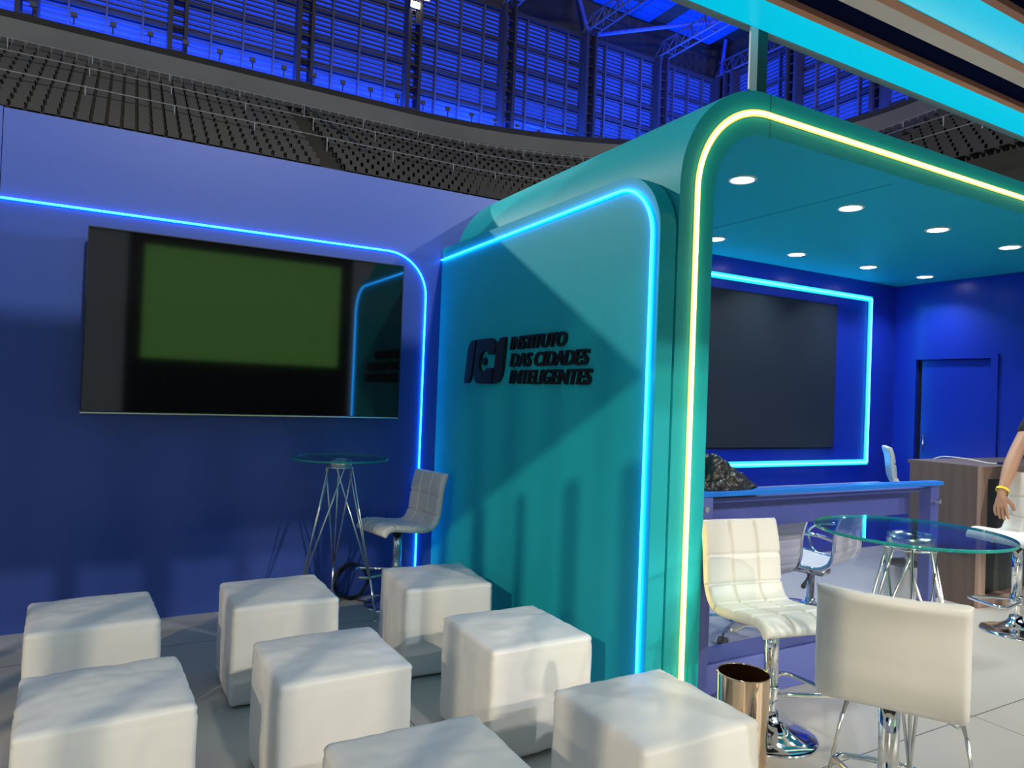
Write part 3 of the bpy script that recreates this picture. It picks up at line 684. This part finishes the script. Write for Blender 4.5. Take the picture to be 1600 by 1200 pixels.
# fingers grown out of the palm
palm = Vector(W(*hd))
fing = []
for k, (dy, ln) in enumerate(((-0.035, 0.080), (-0.012, 0.092), (0.012, 0.086), (0.034, 0.068))):
    b0 = palm + Vector((-0.004, dy, -0.030))
    fing.append([hand_i, (tuple(b0), 0.0115), (tuple(b0 + Vector((0.002, dy * 0.1, -ln * 0.45))), 0.0105), (tuple(b0 + Vector((0.014, dy * 0.12, -ln * 0.78))), 0.0098), (tuple(b0 + Vector((0.030, dy * 0.12, -ln))), 0.0085)])
fing.append([hand_i, (tuple(palm + Vector((0.018, -0.036, 0.014))), 0.016), (tuple(palm + Vector((0.048, -0.050, -0.020))), 0.0125), (tuple(palm + Vector((0.066, -0.052, -0.058))), 0.010)])
body_o = skin_mesh('body', body + fing, M['skin'], per)
shirt = skin_mesh('shirt', [
    [(W(PX, PY, 0.93), (0.172, 0.125)), (W(PX, PY, 1.15), (0.160, 0.115)), (W(PX, PY, 1.36), (0.185, 0.12)), (W(PX, PY, 1.475), (0.10, 0.08))],
    [2, (W(5.80, 2.60, 1.435), 0.072), (W(5.715, 2.61, 1.335), 0.066), (W(5.665, 2.615, 1.275), 0.064)],
    [2, (W(PX + 0.19, PY, 1.43), 0.072), (W(PX + 0.235, PY, 1.24), 0.064)]], M['cloth_black'], per)
skin_mesh('trousers', [
    [(W(PX, PY, 0.96), (0.165, 0.122)), (W(PX - 0.09, PY, 0.82), 0.105), (W(PX - 0.10, PY - 0.01, 0.50), 0.075), (W(PX - 0.10, PY + 0.02, 0.10), 0.058)],
    [0, (W(PX + 0.09, PY, 0.82), 0.105), (W(PX + 0.10, PY - 0.01, 0.50), 0.075), (W(PX + 0.10, PY + 0.02, 0.10), 0.058)]], M['denim'], per)
skin_mesh('hair', [[(W(PX, PY + 0.02, 1.71), (0.082, 0.085)), (W(PX, PY + 0.0, 1.80), (0.075, 0.095)), (W(PX, PY - 0.02, 1.83), (0.045, 0.06))]], M['hair'], per)
for s in (-1, 1):
    skin_mesh('shoe', [[(W(PX + s * 0.102, PY + 0.04, 0.045), 0.042), (W(PX + s * 0.105, PY - 0.06, 0.04), 0.042), (W(PX + s * 0.11, PY - 0.16, 0.034), 0.034)]], M['black'], per)
bm = bmesh.new(); ax = (Vector(el) - Vector(wr)).normalized(); c0 = Vector(W(*wr)) + ax * 0.012
a_, b_ = frame_at(ax)
n = 28; rg = []
for dz in (-0.009, 0.009):
    for rr_ in (0.0385, 0.0405):
        rg.append([bm.verts.new(c0 + ax * dz + rr_ * (cos(2 * pi * k / n) * a_ + sin(2 * pi * k / n) * b_)) for k in range(n)])
for A, Bq in ((0, 1), (1, 3), (3, 2), (2, 0)):
    for k in range(n): bm.faces.new((rg[A][k], rg[A][(k + 1) % n], rg[Bq][(k + 1) % n], rg[Bq][k]))
bmesh.ops.recalc_face_normals(bm, faces=bm.faces[:])
tag(obj('wristband', bm, M['yellow'], per), 'yellow paper wristband')

# ------------------------------------------------------------ overhead canopy of the neighbouring stand
cp = empty('overhead_canopy', (5, 2, 3.27), 'overhead canopy with long backlit cyan panels between grey and brown rails', 'canopy')
S = 3.27; CX0, CX1 = -6.5, 9.5
bands = [('rail', 2.477, 2.434, 'grey_trim', 0), ('light_panel', 2.434, 2.243, 'cyanpanel', 0.004), ('rail', 2.243, 2.205, 'brown_trim', 0), ('infill_board', 2.205, 2.066, 'navy', 0.03),
         ('infill_board', 2.066, 1.977, 'ltgrey', 0), ('rail', 1.977, 1.928, 'brown_trim', 0), ('light_panel', 1.928, 1.731, 'cyanpanel', 0.004), ('rail', 1.731, 1.693, 'brown_trim', 0), ('infill_board', 1.693, 1.45, 'navy', 0.03), ('infill_board', 1.45, -0.9, 'navy', 0.05)]
for nme, ya, yb, mm, up in bands:
    inv(obj(nme, B(CX0, CX1, yb, ya, S + up, S + 0.16), M[mm]), cp)
post = empty('support_post', (2.66, 2.46, ZT), 'short post on top of the turquoise arch carrying the canopy', 'post')
inv(obj('post_face', B(2.615, 2.665, 2.43, 2.44, ZT, S), M['white_plastic']), post)
inv(obj('post_body', B(2.665, 2.735, 2.432, 2.475, ZT, S), mat('dark_green_paint', (0.01, 0.07, 0.07), 0.5)), post)

# ------------------------------------------------------------ stadium beyond
YF_, XF_ = 46.6, 46.2
def facade(root, along, a0, posts, name):
    """posts: positions along the wall; along='x' wall at y=YF_, 'y' wall at x=XF_"""
    def bx(bm, s0, s1, d0, d1, z0, z1):
        if along == 'x': box(bm, s0, s1, YF_ - d1, YF_ - d0, z0, z1)
        else: box(bm, XF_ - d1, XF_ - d0, s0, s1, z0, z1)
    for i in range(len(posts) - 1):
        p, q = posts[i], posts[i + 1]
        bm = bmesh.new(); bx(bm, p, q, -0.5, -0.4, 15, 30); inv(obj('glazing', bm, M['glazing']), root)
        bm = bmesh.new(); z = 16.0
        while z < 29.9:
            if z > 21.6: bx(bm, p, q, -0.10, 0.06, z, z + 0.09)
            else: bx(bm, p, q, -0.22, -0.14, z, z + 0.03)
            z += 0.31
        lv = inv(obj('louvre_bay', bm, M['steel_blue']), root)
        bm = bmesh.new()
        for zz in (22.3, 24.1, 25.95, 27.75): bx(bm, p, q, -0.25, 0.16, zz - 0.12, zz + 0.12)
        bx(bm, p, q, -0.3, 0.25, 29.85, 30.15)
        inv(obj('cross_rail', bm, M['stand_steel']), root)
        for k in range(1, 4):
            s = p + (q - p) * (k + 0.0) / 4
            bm = bmesh.new(); bx(bm, s - 0.05, s + 0.05, -0.2, 0.22, 15, 30); inv(obj('mullion', bm, M['steel_blue']), root)
    for p in posts:
        bm = bmesh.new(); bx(bm, p - 0.55, p - 0.30, -0.1, 0.9, 15, 30.1); bx(bm, p + 0.30, p + 0.50, -0.1, 0.9, 15, 30.1)
        z = 15.5
        while z < 29.5:
            bx(bm, p - 0.3, p + 0.3, 0.5, 0.65, z, z + 0.10); z += 0.75
        inv(obj('lattice_post', bm, M['stand_steel']), root)
f1 = empty('louvred_facade', (17, YF_, 15), 'long blue lit louvred stadium wall behind the stands, left of the corner', 'stadium wall')
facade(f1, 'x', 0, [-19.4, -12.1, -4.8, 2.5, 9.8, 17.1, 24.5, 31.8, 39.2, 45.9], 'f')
f2 = empty('louvred_facade', (XF_, 30, 15), 'blue lit louvred stadium wall right of the corner, seen under the canopy', 'stadium wall')
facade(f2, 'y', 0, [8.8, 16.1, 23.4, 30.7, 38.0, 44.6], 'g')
# dark wall above the louvres and roof
rf_ = empty('stadium_roof', (20, 40, 33), 'dark stadium roof with blue skylight panels above the louvred walls', 'roof')
bm = bmesh.new(); box(bm, -40, 60, 47.4, 47.8, 14, 34); box(bm, 47.0, 47.4, -30, 47.4, 14, 34); inv(obj('upper_wall', bm, M['concrete_dark']), rf_)
bm = bmesh.new(); box(bm, -40, 60, 26, 48.5, 33.6, 34.0); box(bm, 26, 60, -30, 26, 33.6, 34.0); inv(obj('roof_deck', bm, M['concrete_dark']), rf_)
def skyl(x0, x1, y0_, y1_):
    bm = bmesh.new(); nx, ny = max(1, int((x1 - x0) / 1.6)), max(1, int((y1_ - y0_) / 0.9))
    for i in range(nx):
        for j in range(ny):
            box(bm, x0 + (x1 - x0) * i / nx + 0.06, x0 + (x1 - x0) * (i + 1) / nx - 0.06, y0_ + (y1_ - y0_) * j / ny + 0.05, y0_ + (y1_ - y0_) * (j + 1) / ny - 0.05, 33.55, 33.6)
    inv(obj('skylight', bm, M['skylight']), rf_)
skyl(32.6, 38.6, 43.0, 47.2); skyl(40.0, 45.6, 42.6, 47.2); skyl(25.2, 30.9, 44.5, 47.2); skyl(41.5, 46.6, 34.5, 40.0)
def truss(p, q, h=1.4, wd=0.9, label=None, seg=12, mm='steel_blue'):
    p, q = Vector(p), Vector(q); d = (q - p); side = d.normalized().cross(Vector((0, 0, 1))).normalized() * (wd / 2); up = Vector((0, 0, h))
    bm = bmesh.new()
    for o_ in (side, -side): rod(bm, p + o_, q + o_, 0.09, 6)
    rod(bm, p + up, q + up, 0.09, 6)
    for i in range(seg):
        a, b_ = p + d * i / seg, p + d * (i + 1) / seg
        m_ = (a + b_) / 2 + up
        for o_ in (side, -side):
            rod(bm, a + o_, m_, 0.045, 5); rod(bm, b_ + o_, m_, 0.045, 5)
        rod(bm, a + side, a - side, 0.045, 5)
    t = obj('roof_truss', bm, M[mm]); tag(t, label, 'truss', 'trusses under the stadium roof'); return t
truss((24.5, 46.6, 30.2), (24.5, 28, 30.2), label='roof truss running in from the left of the lit floodlight mast')
truss((31.8, 46.6, 30.2), (31.8, 28, 30.0), label='long roof truss left of the two blue skylights')
truss((39.2, 46.6, 30.2), (39.2, 28, 30.0), label='roof truss between the two blue skylights')
truss((45.9, 46.2, 30.2), (46.0, 34, 30.0), label='roof truss springing from the corner of the two louvred walls')
truss((31.0, 40.5, 32.1), (46.5, 40.5, 32.1), label='cross truss running under the blue skylights', seg=14)
def strut(p, q, label):
    bm = bmesh.new(); rod(bm, p, q, 0.16, 8); tag(obj('roof_strut', bm, M['strut']), label, 'strut', 'blue steel struts under the roof')
M['strut'] = mat('bright_blue_steel', (0.10, 0.16, 0.7), 0.4, emit=(0.0, 0.02, 0.25), es=0.0)
strut((31.8, 46.3, 30.2), (31.0, 46.9, 33.6), 'steep blue strut rising from the second mast left of the corner')
strut((32.1, 46.2, 30.2), (45.0, 41.5, 33.4), 'long nearly level blue strut crossing below the skylights')
strut((45.9, 46.0, 30.2), (46.0, 45.6, 33.5), 'upright blue strut standing on the corner of the louvred walls')
lamp('roof_blue', 'POINT', (38, 41, 27.5), (38, 40, 30), 2200, (0.03, 0.1, 1.0), 1.0)

# slats added unseen behind and left of the camera to cast stripes
ss = empty('slatted_screen', (-4, -4, 0), 'tall screen of upright slats behind the camera', 'slatted screen')
for i in range(15):
    t_ = i / 14; x, y = -4.6 + 3.0 * t_, 0.9 - 2.64 * t_
    w_ = 0.022 + 0.022 * ((i * 7) % 5) / 5
    inv(obj('slat', B(x - w_, x + w_, y - w_, y + w_, 0, 3.25), M['black']), ss)
inv(obj('bottom_rail', B(-4.75, -4.45, 0.75, 1.05, 0, 0.05), M['black']), ss)
# lit floodlight on the mast
fl = empty('floodlight', (17.2, 45.6, 27.6), 'lit stadium floodlight on a mast at the top of the picture', 'floodlight')
for dx, dz, s in ((0.0, 0.95, 0.62), (-0.35, 0.0, 0.30)):
    inv(obj('lit_lens', B(17.2 + dx - s, 17.2 + dx + s, 45.3, 45.36, 27.6 + dz - s * 0.62, 27.6 + dz + s * 0.62), M['flood']), fl)
    inv(obj('lamp_housing', B(17.2 + dx - s - .04, 17.2 + dx + s + .04, 45.36, 45.55, 27.56 + dz - s * 0.62, 27.64 + dz + s * 0.62), M['stand_steel']), fl)
inv(obj('bracket', B(17.0, 17.4, 45.5, 45.68, 26.5, 29.0), M['stand_steel']), fl)

# bowl: parapet curve in plan
def bowl_curve(off=0.0, step=0.6):
    R0 = 21.0 - off; ccx, ccy = 17.0, 44.3 - 21.0
    pts = []; x = -34.0
    while x < ccx: pts.append((x, 44.3 - off)); x += step
    nA = int(R0 * (pi / 2) / step); 
    for i in range(nA + 1):
        a = pi / 2 - (pi / 2) * i / nA
        pts.append((ccx + (R0 + 2.0 * sin(2 * a)) * cos(a) * 1.12, ccy + (R0 + 0.0) * sin(a)))
    xe = pts[-1][0]; y = ccy - step
    while y > -8: pts.append((xe, y)); y -= step
    return pts
def sweep(name, prof, m, parent=None, step=1.0):
    """prof: list of (offset inward, z) closed outline swept along the bowl"""
    bm = bmesh.new(); rings = []
    curves = {o_: bowl_curve(0, step) for o_, _ in prof}
    basec = bowl_curve(0, step); N = len(basec)
    for i in range(N):
        p = Vector((*basec[i], 0)); d = Vector((*basec[min(i + 1, N - 1)], 0)) - Vector((*basec[max(i - 1, 0)], 0)); d.normalize(); nn = Vector((d.y, -d.x, 0))
        rings.append([bm.verts.new((p.x + nn.x * o_, p.y + nn.y * o_, z)) for o_, z in prof])
    K = len(prof)
    for i in range(N - 1):
        for k in range(K): bm.faces.new((rings[i][k], rings[i][(k + 1) % K], rings[i + 1][(k + 1) % K], rings[i + 1][k]))
    bm.faces.new(rings[0]); bm.faces.new(rings[-1]); bmesh.ops.recalc_face_normals(bm, faces=bm.faces[:])
    return obj(name, bm, m, parent)
st = empty('upper_stand', (10, 40, 12), 'dark concrete stand of the stadium bowl with pale parapet band', 'stadium stand')
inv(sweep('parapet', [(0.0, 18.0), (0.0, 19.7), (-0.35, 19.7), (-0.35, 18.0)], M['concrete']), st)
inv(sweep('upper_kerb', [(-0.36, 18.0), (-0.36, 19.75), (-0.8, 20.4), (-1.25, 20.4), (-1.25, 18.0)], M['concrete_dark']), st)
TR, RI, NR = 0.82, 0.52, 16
prof = []
for k in range(NR):
    prof += [(k * TR, 17.85 - k * RI), ((k + 1) * TR, 17.85 - k * RI)]
prof += [(NR * TR, 8.5), (-0.3, 8.5), (-0.3, 17.85)]
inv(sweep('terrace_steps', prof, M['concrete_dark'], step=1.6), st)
# railings crossing the seats
def bowl_point(i, off, c):
    N = len(c); p = Vector((*c[i], 0)); d = Vector((*c[min(i + 1, N - 1)], 0)) - Vector((*c[max(i - 1, 0)], 0)); d.normalize()
    return p + Vector((d.y, -d.x, 0)) * off, math.atan2(d.y, d.x)
cR = bowl_curve(0, 1.2)
for k in (1, 4, 8):
    pts = [(*bowl_point(i, k * TR + 0.78, cR)[0][:2], 17.85 - k * RI + 0.72) for i in range(0, len(cR))]
    bm = bmesh.new(); tube(bm, pts, 0.022, 5)
    for i in range(0, len(cR), 3):
        p = bowl_point(i, k * TR + 0.78, cR)[0]; rod(bm, (p.x, p.y, 17.85 - k * RI), (p.x, p.y, 17.85 - k * RI + 0.72), 0.03, 5)
    inv(obj('guard_rail', bm, M['rail_grey']), st)
# aisle handrail
bm = bmesh.new(); tube(bm, [(9.3, 43.2, 18.2), (11.6, 37.6, 14.4)], 0.05, 6); inv(obj('aisle_rail', bm, M['dchrome']), st)

# small uplights along the foot of the louvres
u0 = None
for i in range(30):
    x = -13.6 + 1.83 * i
    if min(abs((x + 4.8 - 0.9) % 7.33), 1) > 9: continue
    if u0 is None:
        u0 = empty('uplight', (x, 44.9, 20.4)); o = u0
        bm = bmesh.new(); rod(bm, (0, 0, 0), (0, 0, 0.42), 0.04, 6); obj('stem', bm, M['stand_steel'], u0)
        obj('lamp_head', B(-0.16, 0.16, -0.05, 0.09, 0.42, 0.66), M['steel_blue'], u0)
        obj('lens', B(-0.12, 0.12, 0.09, 0.10, 0.46, 0.62), M['uplens'], u0)
    else:
        o = copy_tree(u0); o.location = (x, 44.9, 20.4)
    tag(o, 'small blue uplight on a stem at the foot of the louvred stadium wall', 'uplight', 'row of uplights along the parapet')
# stadium seats: the nearest 300 in view as individuals, the rest as one mass
def seat_bm(bm, M4=None):
    n0 = len(bm.verts); box(bm, -0.21, 0.21, -0.20, 0.16, 0.36, 0.41); box(bm, -0.21, 0.21, 0.15, 0.20, 0.38, 0.78); box(bm, -0.18, -0.15, -0.05, 0.15, 0.0, 0.36); box(bm, 0.15, 0.18, -0.05, 0.15, 0, 0.36)
    if M4 is not None:
        bm.verts.ensure_lookup_table()
        for v in bm.verts[n0:]: v.co = M4 @ v.co
cs = bowl_curve(0, 0.56); spots = []
for k in range(0, 13):
    for i in range(2, len(cs)):
        p, a = bowl_point(i, k * TR + 0.35, cs)
        if (i // 2 - 4) % 17 == 0 and k > 0: continue
        z = 17.85 - k * RI
        # keep what the photograph's view can show
        dv = rot.transposed() @ (Vector((p.x, p.y, z)) - Vector((0, 0, CAM_H)))
        px, py = 800 - 1108 * dv.x / dv.z, 600 + 1108 * dv.y / dv.z
        if dv.z > 0 or not (-80 < px < 1680): continue
        top = 168 + (310 - 168) * px / 760 if px < 760 else (310 - (px - 760) * 0.44 if px < 1150 else 150 + (px - 1190) * 0.35)
        vis = py < top
        spots.append(((p - Vector((0, 0, 0))).length, p.x, p.y, z, a, vis))
spots.sort()
near = [s for s in spots if s[5]][:300]; ns = set(near)
bm = bmesh.new(); seat_bm(bm)
seat0 = None
for (d_, x, y, z, a, v) in near:
    if seat0 is None:
        seat0 = obj('stadium_seat', bm, M['seat_plastic']); o = seat0
    else:
        o = seat0.copy(); COL.objects.link(o)
    o.location = (x, y, z); o.rotation_euler = (0, 0, a)
    tag(o, 'dark grey plastic seat in the nearest rows of the stadium stand', 'stadium seat', 'nearest seats of the stadium stand')
bm = bmesh.new()
for s in spots:
    if s in ns: continue
    seat_bm(bm, Matrix.Translation((s[1], s[2], s[3])) @ Matrix.Rotation(s[4], 4, 'Z'))
tag(obj('stadium_seats', bm, M['seat_plastic']), 'rows of dark seats filling the farther part of the stadium stand', 'stadium seats', kind='stuff')

# ------------------------------------------------------------ behind the camera (mirrored in the television)
gs = empty('video_wall', (3, -10, 0), 'green lit video wall across the hall, mirrored in the television', 'video wall')
inv(obj('screen_face', B(0.55, 5.35, -10.06, -10.0, 2.0, 4.75), M['green']), gs)
inv(obj('casing', B(0.2, 5.7, -10.6, -10.06, 0.0, 5.1), M['black']), gs)
